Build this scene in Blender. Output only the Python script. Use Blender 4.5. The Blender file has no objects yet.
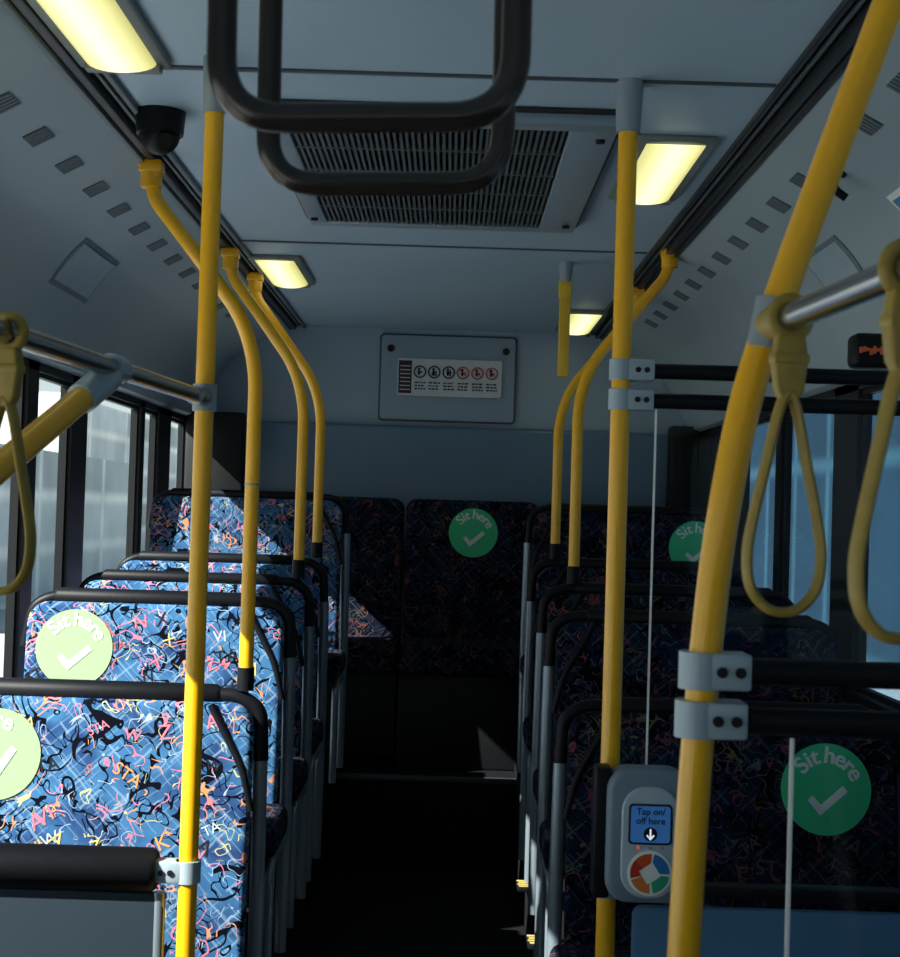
import bpy, bmesh, math, random
from mathutils import Vector, Matrix
random.seed(4)
E=1.4      # eye height above the low floor
C=-0.04    # centre line of the bus
sc=bpy.context.scene
col=sc.collection
sc.view_settings.view_transform='Standard'
sc.view_settings.look='None'

# ------------------------------------------------------------ materials
def nt(name):
    m=bpy.data.materials.new(name); m.use_nodes=True
    t=m.node_tree; b=t.nodes['Principled BSDF']
    return m,t,b
def mat(name,c,rough=.5,metal=0,var=.12,scale=18,bump=0,bscale=200,spec=.5,coat=0):
    m,t,b=nt(name)
    tc=t.nodes.new('ShaderNodeTexCoord'); n=t.nodes.new('ShaderNodeTexNoise')
    n.inputs['Scale'].default_value=scale; n.inputs['Detail'].default_value=4
    t.links.new(tc.outputs['Object'],n.inputs['Vector'])
    r=t.nodes.new('ShaderNodeMix'); r.data_type='RGBA'
    r.inputs[6].default_value=tuple(x*(1-var) for x in c)+(1,)
    r.inputs[7].default_value=tuple(min(1,x*(1+var)) for x in c)+(1,)
    t.links.new(n.outputs['Fac'],r.inputs[0]); t.links.new(r.outputs[2],b.inputs['Base Color'])
    b.inputs['Roughness'].default_value=rough; b.inputs['Metallic'].default_value=metal
    b.inputs['Specular IOR Level'].default_value=spec
    b.inputs['Coat Weight'].default_value=coat
    if bump:
        n2=t.nodes.new('ShaderNodeTexNoise'); n2.inputs['Scale'].default_value=bscale
        t.links.new(tc.outputs['Object'],n2.inputs['Vector'])
        bp=t.nodes.new('ShaderNodeBump'); bp.inputs['Strength'].default_value=bump; bp.inputs['Distance'].default_value=.002
        t.links.new(n2.outputs['Fac'],bp.inputs['Height']); t.links.new(bp.outputs['Normal'],b.inputs['Normal'])
    return m
def emis(name,c,s):
    m,t,b=nt(name)
    b.inputs['Base Color'].default_value=c+(1,)
    b.inputs['Emission Color'].default_value=c+(1,); b.inputs['Emission Strength'].default_value=s
    return m
def glass(name,tint=(1,1,1),refl=.05):
    m,t,b=nt(name); t.nodes.remove(b); o=t.nodes['Material Output']
    tr=t.nodes.new('ShaderNodeBsdfTransparent'); tr.inputs[0].default_value=tint+(1,)
    g=t.nodes.new('ShaderNodeBsdfGlossy'); g.inputs['Roughness'].default_value=.03
    mx=t.nodes.new('ShaderNodeMixShader'); mx.inputs[0].default_value=refl
    t.links.new(tr.outputs[0],mx.inputs[1]); t.links.new(g.outputs[0],mx.inputs[2]); t.links.new(mx.outputs[0],o.inputs['Surface'])
    return m
def lampmat():
    m,t,b=nt('lamp_diffuser'); tc=t.nodes.new('ShaderNodeTexCoord'); s=t.nodes.new('ShaderNodeSeparateXYZ')
    t.links.new(tc.outputs['Object'],s.inputs[0])
    def mth(op,a,bv=None):
        x=t.nodes.new('ShaderNodeMath'); x.operation=op; t.links.new(a,x.inputs[0])
        if bv is not None: x.inputs[1].default_value=bv
        return x.outputs[0]
    f=mth('MULTIPLY',mth('ABSOLUTE',s.outputs[0]),14.5)
    cr=t.nodes.new('ShaderNodeValToRGB'); t.links.new(f,cr.inputs[0])
    e=cr.color_ramp.elements; e[0].position=.15; e[0].color=(1,1,.66,1); e[1].position=1; e[1].color=(.50,.47,.13,1)
    k=e.new(.55); k.color=(.90,.86,.36,1)
    t.links.new(cr.outputs[0],b.inputs['Emission Color']); b.inputs['Emission Strength'].default_value=1.15
    b.inputs['Base Color'].default_value=(.5,.5,.35,1)
    return m
def fabric(name,k,dk,lt):
    m,t,b=nt(name); N=t.nodes; L=t.links
    tc=N.new('ShaderNodeTexCoord')
    oi=N.new('ShaderNodeObjectInfo')
    add=N.new('ShaderNodeVectorMath'); add.operation='ADD'
    L.new(tc.outputs['Object'],add.inputs[0])
    sc_=N.new('ShaderNodeVectorMath'); sc_.operation='SCALE'; sc_.inputs['Scale'].default_value=7.3
    cmb=N.new('ShaderNodeCombineXYZ'); L.new(oi.outputs['Random'],cmb.inputs[0]); L.new(oi.outputs['Random'],cmb.inputs[2])
    L.new(cmb.outputs[0],sc_.inputs[0]); L.new(sc_.outputs[0],add.inputs[1])
    P=add.outputs[0]
    def noise(s,off,detail=0,dist=0):
        mp=N.new('ShaderNodeMapping'); mp.inputs['Location'].default_value=(off,off*1.7,off*.6)
        L.new(P,mp.inputs[0]); n=N.new('ShaderNodeTexNoise'); n.inputs['Scale'].default_value=s
        n.inputs['Detail'].default_value=detail; n.inputs['Distortion'].default_value=dist
        L.new(mp.outputs[0],n.inputs['Vector']); return n.outputs['Fac']
    def math_(op,a,bv):
        x=N.new('ShaderNodeMath'); x.operation=op
        for i,v in enumerate((a,bv)):
            if v is None: continue
            if isinstance(v,(int,float)): x.inputs[i].default_value=v
            else: L.new(v,x.inputs[i])
        return x.outputs[0]
    def mix(f,a,bc):
        x=N.new('ShaderNodeMix'); x.data_type='RGBA'; L.new(f,x.inputs[0])
        if isinstance(a,tuple): x.inputs[6].default_value=a+(1,)
        else: L.new(a,x.inputs[6])
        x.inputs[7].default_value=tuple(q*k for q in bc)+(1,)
        return x.outputs[2]
    def contour(s,off,w,dist,ms,thr):
        f=noise(s,off,0,dist)
        l=math_('LESS_THAN',math_('ABSOLUTE',math_('SUBTRACT',f,.5),None),w)
        kk=math_('GREATER_THAN',noise(ms,off+5.3),thr)
        return math_('MULTIPLY',l,kk)
    cr=N.new('ShaderNodeValToRGB'); L.new(noise(9,1.0,3,.3),cr.inputs[0])
    cr.color_ramp.elements[0].position=.36; cr.color_ramp.elements[0].color=dk+(1,)
    cr.color_ramp.elements[1].position=.58; cr.color_ramp.elements[1].color=lt+(1,)
    c=cr.outputs[0]
    for ang,off in ((.75,0),(-.85,3)):
        for scl,th,fa in ((6.0,.972,.50),(13.0,.95,.28)):
            mp=N.new('ShaderNodeMapping'); mp.inputs['Rotation'].default_value=(0,ang,0); L.new(P,mp.inputs[0])
            w=N.new('ShaderNodeTexWave'); w.inputs['Scale'].default_value=scl; w.inputs['Distortion'].default_value=.8; w.inputs['Detail Scale'].default_value=2
            w.bands_direction='X'; L.new(mp.outputs[0],w.inputs['Vector'])
            f=math_('MULTIPLY',math_('GREATER_THAN',w.outputs['Fac'],th),math_('GREATER_THAN',noise(12,off+2+scl),.48))
            c=mix(math_('MULTIPLY',f,fa),c,(.26,.42,.60))
    c=mix(contour(12,11,.022,1.1,9,.46),c,(.002,.003,.008))
    c=mix(contour(18,19,.027,1.2,12,.50),c,(.002,.003,.010))
    c=mix(contour(25,23,.032,1.1,15,.53),c,(.002,.003,.010))
    c=mix(contour(14,31,.020,1.4,15,.565),c,(.75,.20,.29))
    c=mix(contour(17,37,.019,1.4,17,.59),c,(.76,.30,.14))
    c=mix(contour(19,47,.014,1.5,17,.62),c,(.65,.58,.25))
    c=mix(contour(17,59,.011,1.4,16,.58),c,(.40,.50,.70))
    L.new(c,b.inputs['Base Color']); b.inputs['Roughness'].default_value=.9
    b.inputs['Specular IOR Level'].default_value=.08
    n=N.new('ShaderNodeTexNoise'); n.inputs['Scale'].default_value=500; L.new(tc.outputs['Object'],n.inputs['Vector'])
    bp=N.new('ShaderNodeBump'); bp.inputs['Strength'].default_value=.4; bp.inputs['Distance'].default_value=.001
    L.new(n.outputs['Fac'],bp.inputs['Height']); L.new(bp.outputs['Normal'],b.inputs['Normal'])
    return m
FAB=fabric('seat_fabric',1.0,(.022,.058,.18),(.052,.175,.37)); FAB_SHADE=fabric('shade_painted_seat_fabric',.22,(.003,.004,.012),(.009,.015,.038))  # second copy: same fabric with shade painted into its colours
FAB_HALF=fabric('half_shade_seat_fabric',.75,(.014,.034,.10),(.040,.12,.25))  # same fabric again, colours partly darkened to paint in half shade
LET_W=mat('fabric_print_white',(.50,.60,.66),.9); LET_P=mat('fabric_print_pink',(.74,.20,.28),.9); LET_B=mat('fabric_print_black',(.004,.006,.012),.9); LET_R=mat('fabric_print_red',(.62,.12,.08),.9)
LET_Y=mat('fabric_print_yellow',(.66,.56,.20),.9); LET_O=mat('fabric_print_orange',(.76,.32,.12),.9)
LET_SHADE=mat('fabric_print_shade',(.10,.05,.08),.9)  # print toned down to match the shade painted into the fabric
YEL=mat('yellow_powder_coat',(1.0,.50,.008),.32,0,.04,30,.05,300,coat=.3)
YSTR=mat('olive_yellow_strap',(.36,.25,.045),.5,0,.25,60)
YSTRAP=mat('yellow_strap',(.75,.48,.03),.5)
YMARK=mat('worn_yellow_marking',(.46,.36,.10),.8,0,.5,90)
CHR=mat('brushed_steel',(.42,.44,.47),.25,1,.05)
GREYT=mat('grey_tube',(.26,.32,.38),.3,.45,.08)
CLAMP=mat('grey_clamp',(.38,.48,.55),.4,.1,.05)
SOCK=mat('grey_socket',(.30,.36,.41),.45,.2,.05)
BLK=mat('black_plastic',(.006,.007,.010),.45,0,.2,spec=.2)
BLKPAD=mat('black_padding',(.005,.006,.009),.5,0,.2,60,.2,300,spec=.2)
HOOP=mat('dark_hoop_steel',(.06,.053,.05),.24,.7,.1)
CEIL=mat('ceiling_panel',(.42,.57,.70),.42,0,.05,3,.08,500)
COVE=mat('cove_panel',(.36,.46,.52),.5,0,.06,3,.12,400)
DARK=mat('dark_track',(.020,.024,.030),.45,.2,.15)
VENT=mat('vent_grey',(.15,.19,.22),.6)
VENTB=mat('vent_shadow',(.05,.06,.07),.7)
SEAM=mat('seam_shadow_gap',(.06,.075,.09),.6)
WALL=mat('side_wall_vinyl',(.03,.04,.055),.6)
PILL=mat('black_pillar',(.008,.009,.011),.5,spec=.3)
REAR=mat('rear_wall_panel',(.33,.44,.55),.35,0,.05,3)
COVER=mat('access_cover',(.29,.39,.48),.5,0,.05,3)
REARD=mat('rear_lower_panel',(.14,.23,.34),.28,0,.08,4)
FLOOR=mat('floor_vinyl',(.008,.009,.011),.8,0,.3,120,spec=.15)
PANEL=mat('modesty_laminate',(.022,.036,.052),.6,0,.06,8,spec=.2)
PANELB=mat('modesty_laminate_blue',(.09,.24,.43),.5,0,.06,8)
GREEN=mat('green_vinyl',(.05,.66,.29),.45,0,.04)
SUNLIT=mat('sunlit_green_vinyl',(.36,.52,.29),.5,0,.05)  # same green vinyl, sunlight painted in as a paler colour
WHITE=mat('white_vinyl',(.92,.97,.92),.5,0,.03)
GRID=mat('grille_metal',(.10,.12,.135),.5,.2,.1)
GFRAME=mat('grille_frame',(.27,.35,.42),.35,.1,.05)
LAMPF=mat('lamp_frame',(.20,.23,.22),.4)
GLASS=glass('window_glass',(.94,.98,.97),.03)
GLASST=glass('tinted_window_glass',(.28,.39,.48),.05)  # tint added to cut fill light from the right-hand windows
GLASS2=glass('partition_glass',(.96,.98,1),.010)
EDGE=mat('glass_edge',(.9,.95,.95),.3)
LAMP=lampmat()

# ------------------------------------------------------------ builders
def fillet(pts,r,n=6):
    P=[Vector(p) for p in pts]; out=[P[0]]
    for i in range(1,len(P)-1):
        a,b,c=P[i-1],P[i],P[i+1]
        d1=(a-b); d2=(c-b); k=min(r,d1.length*.49,d2.length*.49)
        s=b+d1.normalized()*k; e=b+d2.normalized()*k
        for j in range(n+1):
            t=j/n; out.append((1-t)**2*s+2*t*(1-t)*b+t*t*e)
    out.append(P[-1]); return out
class MB:
    def __init__(s): s.bm=bmesh.new(); s.mats=[]
    def mi(s,m):
        if m not in s.mats: s.mats.append(m)
        return s.mats.index(m)
    def add(s,b2,m):
        i=s.mi(m)
        for f in b2.faces: f.material_index=i
        me=bpy.data.meshes.new('tmp'); b2.to_mesh(me); b2.free()
        s.bm.from_mesh(me); bpy.data.meshes.remove(me); return s
    def tube(s,pts,r,m,seg=16,closed=False,flat=1.0):
        P=[Vector(p) for p in pts]; n=len(P); b=bmesh.new()
        T=[]
        for i in range(n):
            if closed: t=P[(i+1)%n]-P[i-1]
            else: t=P[min(i+1,n-1)]-P[max(i-1,0)]
            T.append(t.normalized())
        ref=Vector((0,1,0)) if abs(T[0].y)<.9 else Vector((0,0,1))
        N=(ref-T[0]*ref.dot(T[0])).normalized(); rings=[]
        for i in range(n):
            N=(N-T[i]*N.dot(T[i])).normalized(); B=T[i].cross(N)
            rr=r[i] if isinstance(r,(list,tuple)) else r
            rings.append([b.verts.new(P[i]+N*math.cos(a)*rr*flat+B*math.sin(a)*rr) for a in [2*math.pi*k/seg for k in range(seg)]])
        for i in range(n if closed else n-1):
            A=rings[i]; Bq=rings[(i+1)%n]
            for k in range(seg): b.faces.new((A[k],A[(k+1)%seg],Bq[(k+1)%seg],Bq[k]))
        if not closed:
            b.faces.new(rings[0][::-1]); b.faces.new(rings[-1])
        bmesh.ops.recalc_face_normals(b,faces=b.faces)
        return s.add(b,m)
    def cyl(s,a,c,r,m,r2=None,seg=20):
        return s.tube([a,c],[r,r if r2 is None else r2],m,seg)
    def box(s,x0,x1,y0,y1,z0,z1,m,bev=0,seg=2):
        b=bmesh.new(); bmesh.ops.create_cube(b,size=1)
        for v in b.verts:
            v.co=Vector(((x0+x1)/2+v.co.x*(x1-x0),(y0+y1)/2+v.co.y*(y1-y0),(z0+z1)/2+v.co.z*(z1-z0)))
        if bev: bmesh.ops.bevel(b,geom=list(b.edges),offset=bev,segments=seg,profile=.5,affect='EDGES')
        return s.add(b,m)
    def prism(s,outline,y0,y1,m,bev=0,seg=3):
        b=bmesh.new(); A=[b.verts.new((p[0],y0,p[1])) for p in outline]; f=b.faces.new(A)
        r=bmesh.ops.extrude_face_region(b,geom=[f])
        for v in r['geom']:
            if isinstance(v,bmesh.types.BMVert): v.co.y=y1
        bmesh.ops.recalc_face_normals(b,faces=b.faces)
        if bev:
            ed=[e for e in b.edges if abs(e.verts[0].co.y-e.verts[1].co.y)<1e-6]
            bmesh.ops.bevel(b,geom=ed,offset=bev,segments=seg,profile=.5,affect='EDGES')
        return s.add(b,m)
    def sphere(s,c,r,m,u=24,v=14):
        b=bmesh.new(); bmesh.ops.create_uvsphere(b,u_segments=u,v_segments=v,radius=r)
        for q in b.verts: q.co+=Vector(c)
        return s.add(b,m)
    def quad(s,pts,m):
        b=bmesh.new(); b.faces.new([b.verts.new(p) for p in pts]); return s.add(b,m)
    def text(s,st,size,m,xf,depth=.0006,bold=.012):
        cu=bpy.data.curves.new('t','FONT'); cu.body=st; cu.size=size; cu.align_x='CENTER'; cu.extrude=depth/2; cu.offset=size*bold
        o=bpy.data.objects.new('t',cu); col.objects.link(o); bpy.context.view_layer.update()
        me=bpy.data.meshes.new_from_object(o.evaluated_get(bpy.context.evaluated_depsgraph_get()))
        me.transform(Matrix.Rotation(math.pi/2,4,'X')); me.transform(xf)
        b=bmesh.new(); b.from_mesh(me); bpy.data.objects.remove(o); bpy.data.meshes.remove(me)
        return s.add(b,m)
    def map(s,fn):
        for v in s.bm.verts: v.co=Vector(fn(v.co))
        return s
    def done(s,name,base=(0,0,0),parent=None,smooth=True,ang=40):
        me=bpy.data.meshes.new(name); s.bm.to_mesh(me); s.bm.free()
        me.transform(Matrix.Translation(-Vector(base)))
        for m in s.mats: me.materials.append(m)
        if smooth:
            for p in me.polygons: p.use_smooth=True
            me.set_sharp_from_angle(angle=math.radians(ang))
        o=bpy.data.objects.new(name,me); col.objects.link(o)
        if parent: o.parent=parent
        else: o.location=base
        return o
def rrect(x0,x1,z0,z1,r,n=6,rb=None):
    rb=r if rb is None else rb; o=[]
    for cx,cz,rr,a0 in ((x1-r,z1-r,r,0),(x0+r,z1-r,r,90),(x0+rb,z0+rb,rb,180),(x1-rb,z0+rb,rb,270)):
        for k in range(n+1):
            a=math.radians(a0+90*k/n); o.append((cx+rr*math.cos(a),cz+rr*math.sin(a)))
    return o
def disc(cx,cz,r,n=48): return [(cx+r*math.cos(2*math.pi*k/n),cz+r*math.sin(2*math.pi*k/n)) for k in range(n)]
def thing(name,base,label,cat,group=None):
    e=bpy.data.objects.new(name,None); e.location=base; e.empty_display_size=.1; col.objects.link(e)
    tag(e,label,cat,group); return e
def tag(o,label,cat,group=None):
    o['label']=label; o['category']=cat
    if group: o['group']=group
    return o
def struct(o): o['kind']='structure'; return o

# ------------------------------------------------------------ shell
def prof():   # half profile of cove, rel x, Z (straight louvre band, then a smooth curve down)
    return [(.72,.825),(.80,.785),(.88,.743),(.95,.70),(.976,.676),(1.0,.648),(1.024,.615),(1.045,.580),(1.066,.540),(1.085,.500),(1.102,.462),(1.115,.430),(1.126,.405),(1.15,.395)]
Y0,Y1=-1.6,6.9
XL,XR=C-1.15,C+1.15
b=MB(); 
b.box(C-.65,C+.65,Y0,Y1,.84+E,.90+E,CEIL)
struct(b.done('ceiling'))
n=1
for y in (.9,2.86,4.72):
    b=MB(); b.box(C-.64,C+.64,y-.006,y+.006,.836+E,.8402+E,SEAM)
    b.box(C-.64,C+.64,y+.006,y+.022,.834+E,.8402+E,CEIL)
    struct(b.done('trim_%d'%n)); n+=1
for s in (-1,1):
    b=MB()
    P=[(C+s*x,z+E) for x,z in prof()]; P2=[(C+s*1.22,.395+E),(C+s*1.22,.92+E),(C+s*.70,.92+E)]
    b.prism([p for p in P+P2],Y0,Y1,COVE)
    struct(b.done('trim_%d'%n)); n+=1
    b=MB()
    xs=sorted((C+s*.64,C+s*.73))
    b.box(xs[0],xs[1],Y0,Y1,.845+E,.87+E,DARK)
    for a,w,zz in ((.645,.012,.828),(.672,.008,.836),(.69,.02,.822),(.715,.012,.815)):
        xx=sorted((C+s*a,C+s*(a+w))); b.box(xx[0],xx[1],Y0,Y1,zz+E,.86+E,(DARK if a!=.672 else VENT) if s>0 else (DARK if a in(.69,) else VENT),.002)
    struct(b.done('trim_%d'%n)); n+=1
b=MB()
b.box(XL-.05,XR+.05,Y0,Y1+.1,-.08,0,FLOOR)
for xa,xb in ((XL,-.44),(.30,XR)):
    b.box(xa,xb,3.88,5.48,-.01,.18,FLOOR,.004)
    b.box(xa,xb,5.48,Y1,-.01,.40,FLOOR,.004)
b.box(-.44,.30,5.95,Y1,-.01,.35,FLOOR,.004)
b.box(-.44,.30,5.945,5.975,.335,.355,SEAM,.003)
struct(b.done('floor'))
wn=1
def side(name,x,s,ops,zb=-.45,gl=None):
    gl=gl or GLASS
    b=MB(); xs=sorted((x,x+s*.04))
    b.box(xs[0],xs[1],Y0,Y1,0,zb+E,WALL)
    yy=Y0
    for a,c_ in ops+[(Y1,Y1)]:
        if a>yy+.001: b.box(xs[0],xs[1],yy,a,zb+E,.40+E,PILL)
        yy=c_
    b.box(xs[0],xs[1],Y0,Y1,.37+E,.44+E,PILL)
    b.box(min(x,x-s*.012),max(x,x-s*.012),Y0,Y1,zb+E-.03,zb+E,PILL,.004)
    struct(b.done(name))
    global wn
    for a,c_ in ops:
        w=MB(); xi=sorted((x+s*.012,x+s*.032)); f=.014
        w.box(xi[0],xi[1],a,c_,zb+E,zb+E+f,PILL); w.box(xi[0],xi[1],a,c_,.37+E-f,.37+E,PILL)
        w.box(xi[0],xi[1],a,a+f,zb+E+f,.37+E-f,PILL); w.box(xi[0],xi[1],c_-f,c_,zb+E+f,.37+E-f,PILL)
        w.quad([(x+s*.022,a+f,zb+E+f),(x+s*.022,c_-f,zb+E+f),(x+s*.022,c_-f,.37+E-f),(x+s*.022,a+f,.37+E-f)],gl)
        struct(w.done('window_%d'%wn,smooth=False)); wn+=1
side('wall_left',XL,-1,[(-1.4,.5),(.7,1.9),(2.02,4.2),(4.31,4.70),(4.90,5.74),(5.82,6.10),(6.36,6.74)],-.95)
side('wall_right',XR,1,[(-1.4,.5),(.7,2.0),(2.2,3.2),(3.3,4.1),(4.35,5.05),(5.12,5.75),(5.95,6.4)],gl=GLASST)
b=MB(); b.box(XL-.07,XR+.07,Y1,Y1+.06,0,.92+E,REAR); struct(b.done('wall_rear'))
b=MB(); 
b.box(XL-.07,XR+.07,Y0-.06,Y0,0,-.0+E,WALL); b.box(XL-.07,XR+.07,Y0-.06,Y0,.35+E,.92+E,WALL)
b.box(XL-.07,XL+.1,Y0-.06,Y0,-.0+E,.35+E,WALL); b.box(XR-.1,XR+.07,Y0-.06,Y0,-.0+E,.35+E,WALL)
struct(b.done('wall_front'))  # unseen; windshield opening narrowed to cut light on the rear seats
b=MB()
b.box(XL,XR,6.82,Y1,-.2+E,.39+E,REARD,.02,4)
struct(b.done('trim_%d'%n)); n+=1
for x0,x1 in ((XL,XL+.26),(XR-.13,XR)):
    b=MB(); b.box(x0,x1,6.70,6.80,-.6+E,.42+E,PILL,.012); struct(b.done('trim_%d'%n)); n+=1

# access panel and sign on rear wall
t=thing('access_panel',(C,6.89,.41+E),'grey square access panel with screws on the rear bulkhead','panel')
B=t.location
b=MB(); b.prism(rrect(-.34,.29,.413+E,.815+E,.02),6.880,6.899,SEAM,.003); b.done('frame',B,t)
b=MB(); b.prism(rrect(-.332,.282,.421+E,.807+E,.015),6.874,6.884,COVER,.002); b.done('cover',B,t)
for x in (-.29,.24):
    b=MB(); b.cyl((x,6.862,.745+E),(x,6.875,.745+E),.016,PILL); b.done('screw',B,t)
t=thing('notice_sign',(-.02,6.86,.52+E),'white safety notice with six round pictograms on the rear access panel','sign'); B=t.location
SG=mat('sign_white',(.62,.68,.72),.5); MAR=mat('sign_maroon',(.035,.012,.016),.6); RED=mat('sign_red',(.55,.06,.08),.5)
b=MB(); b.prism(rrect(-.255,.222,.53+E,.70+E,.008),6.856,6.8735,SG); b.done('board',B,t)
b=MB(); b.box(-.25,-.19,6.8545,6.857,.54+E,.69+E,MAR)
for k in range(7): b.box(-.243,-.197,6.8535,6.855,.555+E+k*.018,.559+E+k*.018,SG)
b.done('text_block',B,t)
for k in range(6):
    x=-.153+k*.066; zz=.64+E; c_=RED if k in(3,4,5) else BLK
    b=MB(); b.tube([(x+.026*math.cos(a),6.854,zz+.026*math.sin(a)) for a in [2*math.pi*i/24 for i in range(24)]],.0032,c_,8,True)
    b.sphere((x-.004,6.854,zz+.013),.006,BLK,10,8); b.box(x-.009,x+.001,6.852,6.856,zz-.014,zz+.006,BLK,.001)
    b.box(x-.004,x+.012,6.852,6.856,zz-.004,zz+.002,BLK,.001)
    if k==1: b.box(x-.013,x+.013,6.852,6.856,zz-.016,zz-.009,BLK)
    if k==2: b.box(x+.004,x+.010,6.852,6.856,zz-.017,zz+.012,BLK)
    if k>2:
        b.tube([(x-.018,6.852,zz+.018),(x+.018,6.852,zz-.018)],.0024,c_,6)
    b.done('pictogram',B,t)
b=MB(); rn=random.Random(2)
for k in range(6):
    x=-.153+k*.066
    for j in range(3):
        x_=x-.026+.004*rn.random()
        while x_<x+.022:
            ww=.006+.010*rn.random(); b.box(x_,min(x_+ww,x+.027),6.8545,6.857,.587+E-j*.014,.594+E-j*.014,BLK); x_+=ww+.004
b.done('caption_lines',B,t)

# ------------------------------------------------------------ ceiling fittings
t=thing('air_grille',(C,3.73,.84+E),'dark slatted air return grille in a grey ceiling frame','air vent'); B=t.location
gx0,gx1,gy0,gy1=-.42,.33,3.08,4.28
b=MB(); z0=.808+E; z1=.8405+E
b.box(gx0,gx1,gy0,gy0+.06,z0,z1,GFRAME,.006); b.box(gx0,gx1,gy1-.05,gy1,z0,z1,GFRAME,.006)
b.box(gx0,gx0+.05,gy0+.05,gy1-.05,z0,z1,GFRAME,.004); b.box(gx1-.10,gx1,gy0+.05,gy1-.05,z0,z1,GFRAME,.004)
b.box(gx0-.014,gx1+.014,gy0-.014,gy1+.014,.830+E,.8404+E,DARK,.002)
b.done('frame',B,t)
b=MB(); b.box(gx0+.05,gx1-.10,gy0+.06,gy1-.05,.826+E,.8295+E,PILL)
ns=44
for k in range(ns):
    x=gx0+.054+(k+.5)*(gx1-.10-gx0-.058)/ns; b.box(x-.0032,x+.0032,gy0+.062,gy1-.052,.812+E,.826+E,GRID)
for k in range(1,5):
    y=gy0+.06+k*(gy1-gy0-.11)/5; b.box(gx0+.052,gx1-.102,y-.004,y+.004,.811+E,.826+E,GRID)
b.done('slats',B,t)
for x,y in ((gx0+.02,gy0+.12),(gx0+.02,gy1-.12),(gx1-.03,gy0+.12),(gx1-.03,gy1-.12)):
    b=MB(); b.cyl((x,y,.801+E),(x,y,.809+E),.010,PILL); b.done('screw',B,t)

for i,(xc,ya,yb) in enumerate(((-.640,2.22,2.80),(.475,3.28,3.84),(-.61,5.00,5.50),(.535,6.10,6.66))):
    t=thing('ceiling_lamp',(xc,(ya+yb)/2,.84+E),'lit warm white ceiling lamp with curved diffuser in grey frame','lamp','ceiling lamps along the bus'); B=t.location
    w=.066
    b=MB(); b.box(xc-w-.022,xc+w+.022,ya-.025,yb+.04,.824+E,.8405+E,LAMPF,.006)
    b.box(xc-w-.006,xc+w+.006,yb,yb+.03,.812+E,.826+E,LAMPF,.004); b.done('frame',B,t)
    b=MB(); m=12; O=[]
    for k in range(m+1):
        a=math.pi*k/m; O.append((xc-w*math.cos(a),.825+E-.020*math.sin(a)))
    b.prism(O,ya,yb,LAMP,.004); b.done('diffuser',B,t)

t=thing('security_camera',(-.645,3.2,.83+E),'small black dome security camera on the ceiling','camera'); B=t.location
b=MB(); b.cyl((-.645,3.2,.84+E),(-.645,3.2,.79+E),.054,BLK,.050,28); b.done('mount',B,t)
b=MB(); b.sphere((-.645,3.2,.79+E),.043,BLK); b.done('dome',B,t)
b=MB(); b.cyl((-.630,3.165,.775+E),(-.622,3.150,.766+E),.017,HOOP); b.done('lens',B,t)

# vents
for s in (-1,1):
    for k in range(14):
        y=2.62+k*.255; rx,rz=(.845,.7625) if s<0 else (.82,.7755)
        tx,tz=Vector((.08,-.042)).normalized(); nx,nz=tz,-tx
        b=MB(); w,h=.026,.042
        def pt(u,v,d): return (C+s*(rx+u*tx+d*nx),y+v,rz+u*tz+d*nz+E)
        def slab(u0,u1,v0,v1,d0,d1,m):
            q=[pt(u,v,d) for d in(d0,d1) for u,v in((u0,v0),(u1,v0),(u1,v1),(u0,v1))]
            bb=bmesh.new(); V=[bb.verts.new(p) for p in q]
            for f in((0,1,2,3),(4,5,6,7),(0,1,5,4),(1,2,6,5),(2,3,7,6),(3,0,4,7)): bb.faces.new([V[i] for i in f])
            bmesh.ops.recalc_face_normals(bb,faces=bb.faces); b.add(bb,m)
        slab(-w,w,-h,h,-.002,.002,VENTB)
        for j in range(5):
            v=-h+.004+j*.0165; slab(-w,w,v,v+.009,.002,.005,VENT)
        tag(b.done('air_vent',(C+s*rx,y,rz+E),smooth=False),'small dark louvred air vent in the ceiling cove','air vent','louvred vents along the coves')
def cove_plate(s,y,w,m,name,lab,cat,a=3,b_=5,inset=None,lift=.016):
    p=prof(); b=MB(); pl=p[a:b_+1]
    (x0,z0),(x1,z1)=pl[0],pl[-1]
    nx,nz=(z1-z0),-(x1-x0); l=math.hypot(nx,nz); nx,nz=nx/l,nz/l
    def band(pts,d): return [(C+s*(x+nx*d),z+nz*d+E) for x,z in pts]+[(C+s*(x-nx*.006),z-nz*.006+E) for x,z in pts[::-1]]
    b.prism(band(pl,.004),y-w/2,y+w/2,m,0)
    if inset:
        q=[(x,z) for x,z in pl]; q[0]=((q[0][0]*.6+q[1][0]*.4),(q[0][1]*.6+q[1][1]*.4)); q[-1]=((q[-1][0]*.6+q[-2][0]*.4),(q[-1][1]*.6+q[-2][1]*.4))
        b.prism(band(q,.007),y-w/2+.018,y+w/2-.018,inset,0)
    tag(b.done(name,(C+s*x0,y,z0+E)),lab,cat)
HATCH=mat('hatch_grey',(.16,.21,.25),.5); HATCH2=mat('hatch_pale',(.38,.50,.58),.4)
cove_plate(-1,4.18,.40,HATCH,'service_hatch','pale rectangular hatch set in the cove above the windows','hatch',3,7,inset=HATCH2)
cove_plate(1,3.78,.34,HATCH,'service_hatch','pale rectangular hatch set in the cove above the windows','hatch',3,7,inset=HATCH2)
STK=mat('blue_sticker',(.08,.28,.50),.5)
cove_plate(1,3.04,.26,WHITE,'notice_sticker','blue notice sticker with white border on the cove','sticker',3,6,STK)
b=MB(); b.tube(fillet([(.815,3.2,.765+E),(.80,3.2,.72+E),(.83,3.2,.70+E)],.02),.009,BLK); b.cyl((.825,3.2,.77+E),(.812,3.2,.755+E),.018,BLK)
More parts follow.
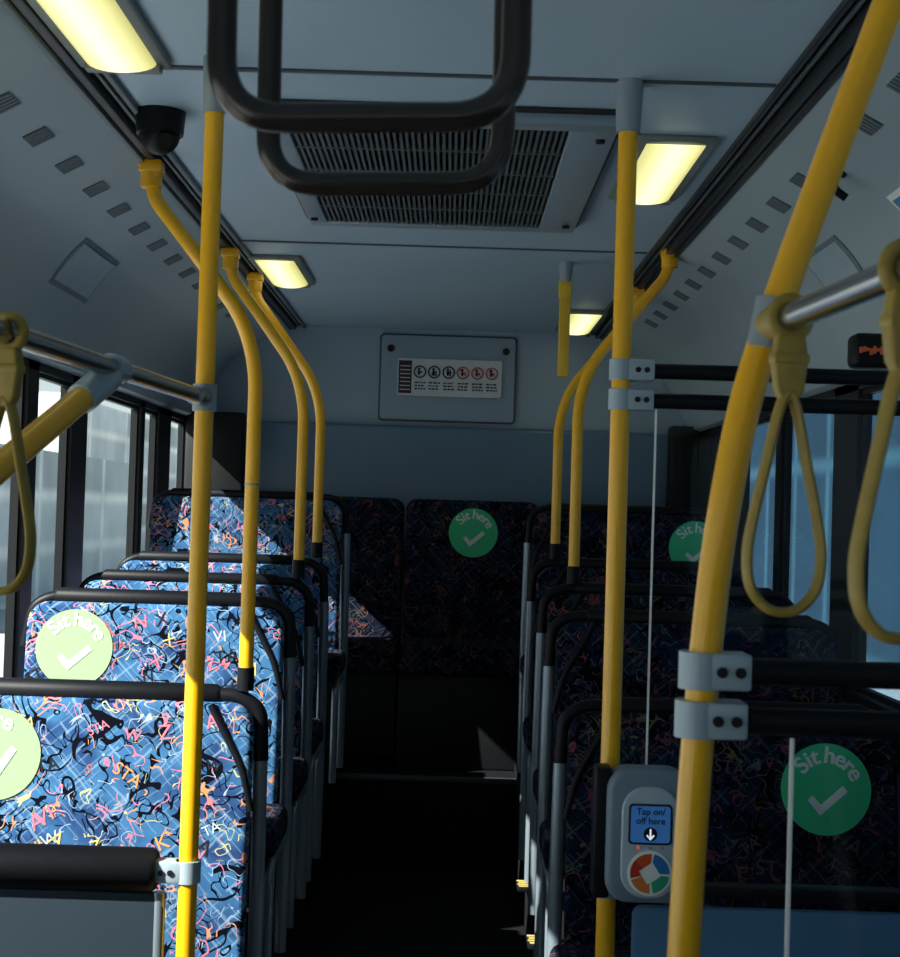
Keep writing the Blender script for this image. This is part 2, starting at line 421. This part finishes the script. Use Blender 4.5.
tag(b.done('coat_hook',(.815,3.2,.765+E)),'small black coat hook on the cove panel','hook')
t=thing('display_box',(1.06,3.40,.36+E),'black box with orange glowing strip above the side window','display'); B=t.location
b=MB(); b.box(.89,1.105,3.33,3.40,.352+E,.430+E,BLK,.016,4); b.done('housing',B,t)
ORG=emis('orange_strip',(.45,.09,.025),.10)
b=MB(); rn=random.Random(9)
for k in range(26):
    x=.902+k*.0076; h=.005+.010*rn.random()
    b.box(x,x+.0066,3.326,3.331,.393+E-h,.393+E+h*rn.random(),ORG,.001)
b.done('lettering_strip',B,t)

# ------------------------------------------------------------ poles
def clamp_at(b_parent,B,x,y,z,s=1):
    b=MB()
    b.cyl((x,y,z-.020),(x,y,z+.020),.0235,CLAMP)
    xs=sorted((x,x+s*.062)); b.box(xs[0],xs[1],y-.020,y+.020,z-.020,z+.020,CLAMP,.004)
    b.done('clamp',B,b_parent)
    for dx in (.030,.047):
        q=MB(); q.cyl((x+s*dx,y-.023,z),(x+s*dx,y-.019,z),.0055,PILL); q.done('bolt',B,b_parent)
t=thing('grab_pole',(-.463,2.8,0),'straight vertical yellow grab pole with grey ceiling socket','pole'); B=t.location
b=MB(); b.cyl((-.463,2.8,0),(-.463,2.8,.80+E),.0178,YEL); b.done('pole',B,t)
b=MB(); b.cyl((-.463,2.8,.735+E),(-.463,2.8,.842+E),.021,SOCK,.025); b.done('socket',B,t)
clamp_at(t,B,-.463,2.8,-.680+E,-1)
t=thing('grab_pole',(.322,2.87,0),'straight vertical yellow grab pole carrying the card reader','pole'); B=t.location
b=MB(); b.cyl((.322,2.87,0),(.322,2.87,.80+E),.0185,YEL); b.done('pole',B,t)
b=MB(); b.cyl((.322,2.87,.740+E),(.322,2.87,.842+E),.023,SOCK,.028); b.done('socket',B,t)
clamp_at(t,B,.322,2.87,.283+E,1); clamp_at(t,B,.322,2.87,.226+E,1); 
b=MB(); b.cyl((.322,2.87,-.72+E),(.322,2.87,-.68+E),.024,CLAMP); b.done('clamp',B,t)

def bent(x,y,zb,xt,zt,s,lab):
    t=thing('handrail',(x,y,zb+E),lab,'handrail','bent yellow handrails over the seats'); B=t.location
    w=xt-x
    pts=[(xt,y,zt+E),(xt-w*.03,y,zt-.06+E),(x+w*.55,y,zt-.20+E),(x+w*.14,y,zt-.34+E),(x,y,zt-.46+E),(x,y,zb+.03+E)]
    b=MB(); b.tube(fillet(pts,.07,7),.0175,YEL); b.done('rail',B,t)
    b=MB(); b.cyl((xt,y,zt-.035+E),(xt,y,zt+.02+E),.026,YEL); b.box(xt-.028,xt+.028,y-.028,y+.028,zt+.0+E,zt+.03+E,YEL,.006); b.done('ceiling_bracket',B,t)
    b=MB(); b.cyl((x,y,zb+E+.0),(x,y,zb+.055+E),.0205,BLK); b.done('base_sleeve',B,t)
    if y<4: 
        b=MB(); b.cyl((x,y,.05+E),(x,y,.055+E),.019,SOCK); b.done('joint_ring',B,t)
bent(-.474,3.6,-.440,-.742,.795,-1,'bent yellow handrail rising from the front seat back to the ceiling')
bent(-.472,4.77,-.220,-.722,.79,-1,'bent yellow handrail rising from a seat back to the ceiling')
bent(-.464,5.32,-.175,-.715,.80,-1,'bent yellow handrail rising from a seat back to the ceiling')
bent(.393,4.67,-.210,.665,.82,1,'bent yellow handrail rising from a dark seat to the ceiling')
bent(.385,5.39,-.155,.66,.80,1,'bent yellow handrail rising from a dark seat to the ceiling')

t=thing('curved_grab_pole',(.25,1.65,0),'thick yellow grab pole curving outwards near the doorway','pole'); B=t.location
P=[(.25,-1.4),(.262,-.8),(.271,-.48),(.279,-.264),(.291,-.088),(.305,.03),(.325,.14),(.358,.25),(.408,.40),(.469,.578),(.56,.84)]
def cat(P,n=6):
    out=[]
    for i in range(len(P)-1):
        p0=P[max(i-1,0)];p1=P[i];p2=P[i+1];p3=P[min(i+2,len(P)-1)]
        for k in range(n):
            u=k/n
            out.append(tuple(.5*((2*p1[j])+(-p0[j]+p2[j])*u+(2*p0[j]-5*p1[j]+4*p2[j]-p3[j])*u*u+(-p0[j]+3*p1[j]-3*p2[j]+p3[j])*u**3) for j in range(2)))
    out.append(P[-1]); return out
b=MB(); b.tube([(x,1.65,z+E) for x,z in cat(P)],.0180,YEL,24); b.done('pole',B,t)
def clamp2(x,z):
    b=MB(); b.cyl((x,1.65,z-.020+E),(x,1.65,z+.020+E),.024,CLAMP); b.box(x,x+.053,1.628,1.672,z-.020+E,z+.020+E,CLAMP,.004); b.done('clamp',B,t)
    for dx in (.020,.040):
        q=MB(); q.cyl((x+dx,1.624,z+E),(x+dx,1.629,z+E),.006,PILL); q.done('bolt',B,t)
clamp2(.281,-.164); clamp2(.278,-.217)
def partition(xs,xe,y,za,zb,zg0,zg1,xg,r,lab):
    t=thing('partition_screen',(xe,y,zg0+E),lab,'partition'); B=t.location
    for z in (za,zb):
        b=MB(); b.cyl((xs,y,z+E),(xe,y,z+E),r,BLK); b.done('rail',B,t)
    b=MB(); b.box(xg,xe,y-.003,y+.003,zg0+E,zg1+E,GLASS2); b.done('glass_pane',B,t,False)
    b=MB(); b.box(xg-.003,xg+.0005,y-.0035,y+.0035,zg0+E,zg1+E,EDGE); b.done('glass_edge',B,t,False)
partition(.336,XR,1.65,-.164,-.218,-1.398,-.236,.385,.0150,'clear screen hung below two black rails beside the doorway')
partition(.385,XR,2.87,.283,.226,-.66,.21,.392,.0150,'clear glass screen hung below two black rails')
# steel rails
t=thing('steel_handrail',(.35,1.6,.217+E),'polished steel handrail clamped to the curved yellow pole','handrail'); B=t.location
b=MB(); b.cyl((.349,1.635,.217+E),(.42,.75,.217+E),.0145,CHR); b.done('rail',B,t)
b=MB(); b.cyl((.347,1.66,.217+E),(.352,1.60,.217+E),.020,YSTR); b.cyl((.345,1.65,.19+E),(.355,1.65,.245+E),.0235,SOCK); b.done('clamp',B,t)
t=thing('steel_handrail',(-.48,2.6,.2+E),'polished steel handrail clamped to a yellow pole','handrail'); B=t.location
b=MB(); b.cyl((-.466,2.79,.2+E),(-.62,.75,.2+E),.0145,CHR); b.done('rail',B,t)
b=MB(); b.cyl((-.463,2.8,.175+E),(-.463,2.8,.225+E),.0225,SOCK); b.cyl((-.463,2.8,.2+E),(-.470,2.73,.2+E),.018,CHR); b.done('clamp',B,t)
t=thing('angled_grab_bar',(-.505,2.24,.2+E),'sloping yellow grab bar joined to the steel rail by grey clamp','handrail'); B=t.location
a=Vector((-.508,2.24,.195+E)); e=Vector((-.60,1.98,.036+E)); d=(e-a)
b=MB(); b.tube(fillet([a+d*.12,a+d*1.5,Vector((-1.185,1.45,-.30+E))],.1),.019,YEL); b.done('bar',B,t)
b=MB(); b.cyl(a+d*.05,a+d*.30,.023,CLAMP); b.cyl((-.5057,2.27,.2+E),(-.5095,2.22,.2+E),.021,CLAMP); b.done('clamp',B,t)

def strap(x,y,z,lab,rz=0):
    t=thing('hanging_strap',(x,y,z+E),lab,'strap','looped hanging straps'); B=t.location
    R=Matrix.Translation((x,y,0))@Matrix.Rotation(rz,4,'Z')@Matrix.Translation((-x,-y,0))
    f=lambda v:R@v
    b=MB(); b.tube([Vector((x,y,z+E))+Vector((.0195*math.cos(q),0,.0195*math.sin(q))) for q in [2*math.pi*k/24 for k in range(24)]],.007,YSTR,10,True)
    b.map(f); b.done('rail_collar',B,t)
    b=MB(); b.prism([(x-.015,z-.018+E),(x+.015,z-.018+E),(x+.019,z-.045+E),(x+.015,z-.078+E),(x+.008,z-.090+E),(x-.008,z-.090+E),(x-.015,z-.078+E),(x-.019,z-.045+E)],y-.009,y+.009,YSTR,.004)
    b.box(x-.020,x+.020,y-.012,y+.012,z-.050+E,z-.038+E,YSTR,.004); b.map(f); b.done('buckle',B,t)
    L=[]
    pr=[(0,-.08),(.010,-.10),(.022,-.155),(.034,-.21),(.040,-.250),(.036,-.284),(.020,-.305),(0,-.311)]
    full=pr+[(-a_,c_) for a_,c_ in pr[-2:0:-1]]
    m=len(full); 
    for i in range(m):
        p0,p1,p2,p3=full[i-1],full[i],full[(i+1)%m],full[(i+2)%m]
        for k in range(5):
            u=k/5; L.append(Vector((x+.5*((2*p1[0])+(-p0[0]+p2[0])*u+(2*p0[0]-5*p1[0]+4*p2[0]-p3[0])*u*u+(-p0[0]+3*p1[0]-3*p2[0]+p3[0])*u**3),y,
              z+E+.5*((2*p1[1])+(-p0[1]+p2[1])*u+(2*p0[1]-5*p1[1]+4*p2[1]-p3[1])*u*u+(-p0[1]+3*p1[1]-3*p2[1]+p3[1])*u**3))))
    b=MB(); b.tube(L,.0054,YSTR,12,True,1.9); b.map(f); b.done('loop',B,t)
strap(.354,1.58,.217,'olive yellow looped strap hanging from steel rail by the curved pole',.1)
strap(.379,1.26,.217,'olive yellow looped strap hanging further along the steel rail',.25)
strap(-.536,1.80,.2,'olive yellow looped strap hanging beside the window',-.25)
t=thing('ceiling_strap',(.362,4.95,.84+E),'short yellow strap hanging from a grey ceiling socket','strap'); B=t.location
b=MB(); b.cyl((.362,4.95,.842+E),(.362,4.95,.775+E),.026,SOCK,.018); b.done('socket',B,t)
b=MB(); b.box(.344,.380,4.944,4.956,.46+E,.785+E,YSTRAP,.004); b.box(.340,.384,4.940,4.960,.72+E,.78+E,YSTRAP,.004); b.done('strap',B,t)

for y,zb in ((1.40,.368),(1.76,.385)):
    t=thing('overhead_grab_hoop',(-.085,y,.84+E),'dark steel square grab hoop hanging from the ceiling','grab handle','overhead grab hoops'); B=t.location
    b=MB(); pts=[(-.232,y,.84+E),(-.226,y,zb-.005+E),(.050,y,zb+.005+E),(.048,y,.84+E)]
    b.tube(fillet(pts,.062,10),.0142,HOOP,20); b.done('hoop',B,t)
    for x in(-.232,.048):
        b=MB(); b.cyl((x,y,.825+E),(x,y,.842+E),.03,SOCK); b.done('ceiling_flange',B,t)

t=thing('modesty_panel',(-.83,2.8,0),'grey blue modesty panel topped by a black padded rail','partition'); B=t.location
b=MB(); b.prism(rrect(XL+.005,-.505,.03,-.72+E,.03),2.79,2.81,PANEL,.004); b.done('panel',B,t)
b=MB(); b.tube([(XL+.01,2.8,-.680+E),(-.53,2.8,-.680+E),(-.521,2.8,-.680+E)],[.041,.041,.034],BLKPAD,24); b.done('padded_rail',B,t)
b=MB(); b.cyl((-.515,2.8,0),(-.515,2.8,-.72+E),.012,GREYT); b.done('post',B,t)
t=thing('modesty_panel',(.73,2.87,0),'blue modesty panel with thin black top rail','partition'); B=t.location
b=MB(); b.prism(rrect(.372,XR-.005,.03,-.735+E,.02),2.86,2.88,PANELB,.004); b.done('panel',B,t)
b=MB(); b.box(.372,XR-.005,2.848,2.892,-.716+E,-.690+E,BLK,.006); b.done('rail',B,t)
for x in (.45,1.0):
    b=MB(); b.cyl((x,2.87,0),(x,2.87,.04),.012,GREYT); b.done('foot',B,t)

# card reader
t=thing('card_reader',(.384,2.79,-.70+E),'grey ticket card reader with blue screen on the yellow pole','card reader'); B=t.location
RB=mat('reader_body',(.17,.24,.32),.45,0,.05); RF=mat('reader_face',(.44,.55,.64),.4,0,.04); RS=mat('reader_dark',(.005,.010,.025),.3)
SCR=emis('reader_screen',(.035,.15,.42),.30)
ARW=emis('screen_arrow',(.8,.9,1.0),.7)
b=MB(); b.box(.287,.318,2.79,2.845,-.705+E,-.463+E,BLK,.006); b.done('bracket',B,t)
b=MB(); b.prism(rrect(.308,.462,-.705+E,-.463+E,.040,8),2.76,2.848,RB,.012); b.done('body',B,t)
b=MB(); b.prism(rrect(.333,.437,-.692+E,-.490+E,.045,8),2.750,2.762,RF,.004); b.done('face',B,t)
sx=.385
b=MB(); b.prism(rrect(sx-.040,sx+.040,-.594+E,-.520+E,.008,5),2.7475,2.7515,RS,.001); 
b.prism(rrect(sx-.036,sx+.036,-.590+E,-.524+E,.006,5),2.7465,2.7480,SCR); sc_o=b.done('screen',B,t)
b=MB(); 
for s_,zz in (('Tap on/',-.539),('off here',-.556)): b.text(s_,.0168,RS,Matrix.Translation((sx,2.7458,zz+E)),bold=.015)
b.prism(disc(sx,-.5745+E,.0125,28),2.7455,2.7465,RS)
b.tube([(sx,2.7450,-.565+E),(sx,2.7450,-.583+E)],.0017,ARW,6); b.tube([(sx-.0065,2.7450,-.576+E),(sx,2.7450,-.584+E),(sx+.0065,2.7450,-.576+E)],.0017,ARW,6)
b.done('screen_text',B,sc_o)
b=MB(); cx,cz=.386,-.646+E
b.prism(disc(cx,cz,.041),2.7472,2.7515,WHITE,.001)
segs=[((.75,.10,.02),85,140),((.62,.04,.02),140,195),((.02,.20,.50),0,78),((.02,.38,.20),-80,-8),((.80,.22,.05),200,270)]
for k,(cc,a0,a1) in enumerate(segs):
    mm=mat('ring_colour_%d'%k,cc,.4)
    O=[(cx+.036*math.cos(math.radians(a)),cz+.036*math.sin(math.radians(a))) for a in [a0+(a1-a0)*i/10 for i in range(11)]]
    def dr(a):
        q=math.radians(a+12); return .021/(abs(math.cos(q))+abs(math.sin(q)))*1.0
    I=[(cx+dr(a)*math.cos(math.radians(a)),cz+dr(a)*math.sin(math.radians(a))) for a in [a0+(a1-a0)*i/10 for i in range(11)]][::-1]
    b.prism(O+I,2.7462,2.7475,mm)
b.done('tap_target',B,t)
for k,x in enumerate((.364,.386,.408)):
    b=MB(); b.cyl((x,2.7470,-.600+E),(x,2.7505,-.600+E),.0028,emis('led_%d'%k,((.6,.1,.05) if k==0 else (.2,.25,.3)),.6 if k==0 else .1)); b.done('indicator_light',B,t)

# ------------------------------------------------------------ stickers
def sticker(parent,B,x,z,yf,shear=None,r=.106,g=None,rot=0):
    def sh(m): 
        if shear: m.map(lambda v:(v.x,v.y+shear(v.z),v.z))
        return m
    b=MB(); b.prism(disc(x,z,r),yf-.0018,yf,g or GREEN); s=sh(b).done('sticker',B,parent); s['label']=('pale sunlit-toned' if g else 'bright')+' green round sticker with white lettering and tick'
    b=MB(); adv={'S':19,'i':11,'t':14,' ':9,'h':20,'e':20,'r':15}
    st='Sit here'; a=147+rot
    for ch in st:
        w=adv[ch]
        if ch!=' ':
            am=math.radians(a-w/2); rr=r*.58
            # each glyph is set twice with a hair's offset for a bold weight
            for dx in (-.0009,.0009):
                M=Matrix.Translation((x+rr*math.cos(am),yf-.0026-(.0001 if dx>0 else 0),z+rr*math.sin(am)))@Matrix.Rotation(-(am-math.pi/2),4,'Y')@Matrix.Translation((dx,0,0))
                b.text(ch,.055,WHITE,M,bold=.012)
        a-=w*1.0
    sh(b).done('sticker_lettering',B,s)
    b=MB(); k=[(-.043,-.026),(-.032,-.015),(-.012,-.036),(.040,.009),(.050,-.004),(-.014,-.060)]
    q=math.radians(rot*.4); k=[(p*math.cos(q)-w_*math.sin(q),p*math.sin(q)+w_*math.cos(q)) for p,w_ in k]
    b.prism([(x+p,z+w_) for p,w_ in k],yf-.0032,yf-.0018,WHITE); sh(b).done('sticker_tick',B,s)

# ------------------------------------------------------------ bench seats
def letters(b,x0,x1,z0,z1,yf,k,rnd,dim=False):
    words=['STA','A','N','TA','V','ST','Z','M','TA','K','W','STA','VI','S','X']
    for i in range(k):
        x=rnd.uniform(x0+.05,x1-.06); z=rnd.uniform(z0+.05,z1-.06)
        M=Matrix.Translation((x,yf-.0008,z))@Matrix.Rotation(rnd.uniform(-.6,.6),4,'Y')
        b.text(rnd.choice(words),rnd.uniform(.030,.052),LET_SHADE if dim else rnd.choice([LET_W,LET_P,LET_B,LET_P,LET_B,LET_R,LET_O,LET_Y]),M,.0005,.002)
def bench(xw,xa,Y,Zr,zf,lab,stk=None,tall=.53,rr=.022,lt=0,g=None,F=None,rot=0):
    s=1 if xa>xw else -1
    F=F or FAB
    Zc=Zr-tall; zr=Zr+E; zc=Zc+E
    t=thing('bus_seat',((xw+xa)/2,Y,zf),lab,'seat','double passenger seats'); B=t.location
    sh=lambda z:(z-zr)*.10
    x0,x1=sorted((xw+s*.012,xa-s*.014))
    b=MB(); b.prism(rrect(x0,x1,zc-.06,zr-.012,.06,6,.02),Y-.045,Y+.005,F,.016)
    if lt: letters(b,x0,x1,zc+.05,zr,Y-.045,lt,random.Random(int(Y*100)),F is FAB_SHADE)
    b.map(lambda v:(v.x,v.y+sh(v.z),v.z)); b.done('backrest',B,t)
    b=MB(); b.prism(rrect(x0+.01,x1-.01,zc-.08,zr-.02,.05,6,.02),Y+.006,Y+.02,BLK,.005); b.map(lambda v:(v.x,v.y+sh(v.z),v.z)); b.done('back_shell',B,t)
    b=MB(); xm=xa+s*.024
    b.box(min(xw+s*.01,xm),max(xw+s*.01,xm),Y-.42,Y-.115,zc-.09,zc,FAB_SHADE,.028,4); b.done('cushion',B,t)
    b=MB(); b.box(min(xw+s*.03,xa-s*.05),max(xw+s*.03,xa-s*.05),Y-.40,Y-.06,zc-.125,zc-.088,BLK,.01); b.done('seat_pan',B,t)
    pts=[(xw+s*.0,Y,zr-.14),(xw+s*.018,Y,zr-.03),(xw+s*.07,Y,zr),(xa-s*.055,Y,zr),(xa-s*.005,Y,zr-.03),(xa,Y,zr-.15)]
    P=fillet(pts,.035,5)
    a_=Vector((xw+s*.08,Y,zr)); e_=Vector((xa-s*.10,Y,zr))
    b=MB(); b.tube(P,rr*.70,BLK); b.tube([a_,a_+Vector((s*.01,0,0)),e_-Vector((s*.01,0,0)),e_],[rr*.75,rr,rr,rr*.75],BLKPAD,18); b.done('grab_rail',B,t)
    b=MB(); b.tube(fillet([(xa,Y,zr-.14),(xa+s*.004,Y-.015,zc+.05),(xa+s*.004,Y-.05,zf)],.05),.0175,GREYT); b.done('side_tube',B,t)
    b=MB(); b.tube(fillet([(xa-s*.115,Y-.05,zr-.015),(xa-s*.035,Y-.06,zr-.16),(xa-s*.012,Y-.06,zr-.26)],.03),.009,BLK,10); b.done('side_strut',B,t)
    b=MB(); b.tube(fillet([(xa+s*.004,Y-.05,zc-.11),(xa+s*.004,Y-.36,zc-.11),(xa+s*.004,Y-.38,zf)],.04),.0135,GREYT,12); b.done('leg',B,t)
    for yy in (Y-.1,Y-.34):
        b=MB(); b.cyl((xw+s*.12,yy,zf),(xw+s*.12,yy,zc-.12),.014,GREYT); b.done('leg',B,t)
    if stk:
        sticker(t,B,stk[0],stk[1]+E,Y-.0455,sh,g=g,rot=rot)
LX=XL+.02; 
bench(LX,-.432,3.60,-.455,0,'double seat in blue scribble fabric with green sticker, by padded rail',(-1.047,-.60),tall=.59,rr=.028,lt=40,g=SUNLIT,rot=42)
bench(LX,-.432,4.20,-.268,.18,'sunlit double seat in blue scribble fabric with green sticker',(-1.02,-.405),rr=.026,lt=32,g=SUNLIT)
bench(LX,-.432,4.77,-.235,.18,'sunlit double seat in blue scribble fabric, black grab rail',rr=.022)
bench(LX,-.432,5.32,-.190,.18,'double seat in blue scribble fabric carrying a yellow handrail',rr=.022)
bench(LX,-.400,5.88,.045,.40,'tall double seat on raised platform, half sunlit',tall=.58,rr=.018,lt=10,F=FAB_HALF)
RX=XR-.02
bench(RX,.285,3.60,-.45,0,'shaded double seat in shade-darkened scribble fabric with green sticker',(.905,-.622),lt=14,F=FAB_SHADE)
bench(RX,.290,4.15,-.275,.18,'shaded double seat in shade-darkened scribble fabric',F=FAB_SHADE)
bench(RX,.300,4.67,-.225,.18,'shaded double seat carrying a yellow handrail',F=FAB_SHADE)
bench(RX,.305,5.39,-.170,.18,'shaded double seat in shade-darkened fabric near the rear',F=FAB_SHADE)
bench(RX,.315,5.90,.03,.40,'tall shaded double seat on raised platform with green sticker',(.965,-.110),tall=.56,rr=.018,F=FAB_SHADE)
bx=[XL+.02,-.70,-.19,.40,.78,XR-.02]
for i in range(5):
    x0,x1=bx[i]+.004,bx[i+1]-.004
    t=thing('rear_seat',((x0+x1)/2,6.55,.40),('' if i!=1 else 'partly sunlit ')+'shade-darkened scribble fabric rear row seat with high back'+(', green sticker' if i==2 else ''),'seat','rear row seats'); B=t.location
    FF=FAB_SHADE
    b=MB(); b.prism(rrect(x0,x1,.80,.055+E,.05,6,.02),6.50,6.60,FF,.02); b.done('backrest',B,t)
    b=MB(); b.box(x0,x1,6.10,6.495,.74,.86,FF,.03,4); b.done('cushion',B,t)
    b=MB(); b.box(x0,x1,6.16,6.68,.351 if i==2 else .40,.738,PILL,.01); b.done('base',B,t)
    if i==2: sticker(t,B,.108,-.085+E,6.4995)

for y in (4.30,4.95):
    b=MB()
    for k in range(4):
        b.box(.268-.004*(k%2),.33,y+k*.024,y+k*.024+.011,.18,.1825,YMARK,.0008)
    b.box(.262,.300,y-.01,y+.10,.166,.1802,BLK,.002)
    tag(b.done('step_marker',(.33,y,.18)),'yellow striped marker on the seat platform edge','floor marking','yellow floor markers')

# ------------------------------------------------------------ outside
GR=mat('pale_concrete',(.48,.50,.51),.9,0,.1,3)
b=MB(); b.box(-40,30,-20,120,-.95,-.85,GR); o=b.done('ground',(0,0,-.9)); struct(o); o['label']='sunlit pale concrete outside'
def facade(name,c1,c2,bw,bh):
    m,t,bb=nt(name); tc=t.nodes.new('ShaderNodeTexCoord')
    br=t.nodes.new('ShaderNodeTexBrick'); br.offset=0; br.inputs['Scale'].default_value=1; br.inputs['Brick Width'].default_value=bw; br.inputs['Row Height'].default_value=bh
    br.inputs['Mortar Size'].default_value=.25; br.inputs['Mortar Smooth'].default_value=1; br.inputs['Color1'].default_value=c1+(1,); br.inputs['Color2'].default_value=tuple(x*.6 for x in c1)+(1,); br.inputs['Mortar'].default_value=c2+(1,)
    sx=t.nodes.new('ShaderNodeSeparateXYZ'); cb=t.nodes.new('ShaderNodeCombineXYZ'); t.links.new(tc.outputs['Object'],sx.inputs[0]); t.links.new(sx.outputs[1],cb.inputs[0]); t.links.new(sx.outputs[2],cb.inputs[1])
    t.links.new(cb.outputs[0],br.inputs['Vector'])
    nz=t.nodes.new('ShaderNodeTexNoise'); nz.inputs['Scale'].default_value=.5; nz.inputs['Detail'].default_value=4; t.links.new(tc.outputs['Object'],nz.inputs['Vector'])
    mx=t.nodes.new('ShaderNodeMix'); mx.data_type='RGBA'; mx.blend_type='MULTIPLY'; mx.inputs[0].default_value=.5
    t.links.new(br.outputs['Color'],mx.inputs[6]); rr=t.nodes.new('ShaderNodeValToRGB'); rr.color_ramp.elements[0].position=.3; rr.color_ramp.elements[0].color=(.45,.5,.5,1); rr.color_ramp.elements[1].position=.6; t.links.new(nz.outputs['Fac'],rr.inputs[0]); t.links.new(rr.outputs[0],mx.inputs[7])
    t.links.new(mx.outputs[2],bb.inputs['Base Color']); bb.inputs['Roughness'].default_value=.8
    return m
F1=facade('pale_facade',(.72,.78,.80),(1.0,1.0,.97),6.0,1.2); F2=facade('teal_facade',(.020,.060,.095),(.07,.16,.20),2.6,3.4)
b=MB(); b.box(-13,-9,24,42,-.9,2.5,F1); tag(b.done('building',(-11,33,-.9),smooth=False),'pale low building outside the bus windows','building')
b=MB(); b.box(-18,-13,50,95,-.9,5.0,F1); tag(b.done('building',(-15,72,-.9),smooth=False),'pale long building outside the bus windows','building')
b=MB(); b.box(7,9,-10,50,-.9,12,F2); tag(b.done('building',(8,20,-.9),smooth=False),'dark teal building seen through the shaded windows','building')  # made tall to block sky light from the right

# ------------------------------------------------------------ light: hazy sky, bright near the horizon
w=bpy.data.worlds.new('world'); sc.world=w; w.use_nodes=True; wt=w.node_tree
bg=wt.nodes['Background']; tc=wt.nodes.new('ShaderNodeTexCoord'); sp=wt.nodes.new('ShaderNodeSeparateXYZ'); wt.links.new(tc.outputs['Generated'],sp.inputs[0])
cr=wt.nodes.new('ShaderNodeValToRGB'); wt.links.new(sp.outputs[2],cr.inputs[0])
e=cr.color_ramp.elements; e[0].position=.0; e[0].color=(.72,.82,.82,1); e[1].position=.55; e[1].color=(.12,.19,.28,1)
k=e.new(.28); k.color=(.60,.74,.80,1)
wt.links.new(cr.outputs[0],bg.inputs[0]); bg.inputs[1].default_value=1.0
sl=bpy.data.lights.new('sun','SUN'); sl.energy=13; sl.angle=.009; sl.color=(1,.96,.88)
so=bpy.data.objects.new('sun',sl); col.objects.link(so)
so.rotation_euler=Vector((1,.64,-.90)).to_track_quat('-Z','Y').to_euler(); so.location=(-5,-3,6)

# ------------------------------------------------------------ camera
cd=bpy.data.cameras.new('camera'); co=bpy.data.objects.new('camera',cd); col.objects.link(co)
cd.sensor_fit='HORIZONTAL'; cd.sensor_width=36; cd.lens=1500/900*36; cd.clip_start=.05; cd.clip_end=400
cd.dof.use_dof=True; cd.dof.focus_distance=4.2; cd.dof.aperture_fstop=13
th=math.atan(34/1500); rho=math.radians(1.78)
F=Vector((0,math.cos(th),math.sin(th))); U0=Vector((0,-math.sin(th),math.cos(th))); R0=Vector((1,0,0))
R=R0*math.cos(rho)+U0*math.sin(rho); U=U0*math.cos(rho)-R0*math.sin(rho)
M=Matrix((R,U,-F)).transposed().to_4x4(); M.translation=Vector((0,0,E)); co.matrix_world=M
sc.camera=co
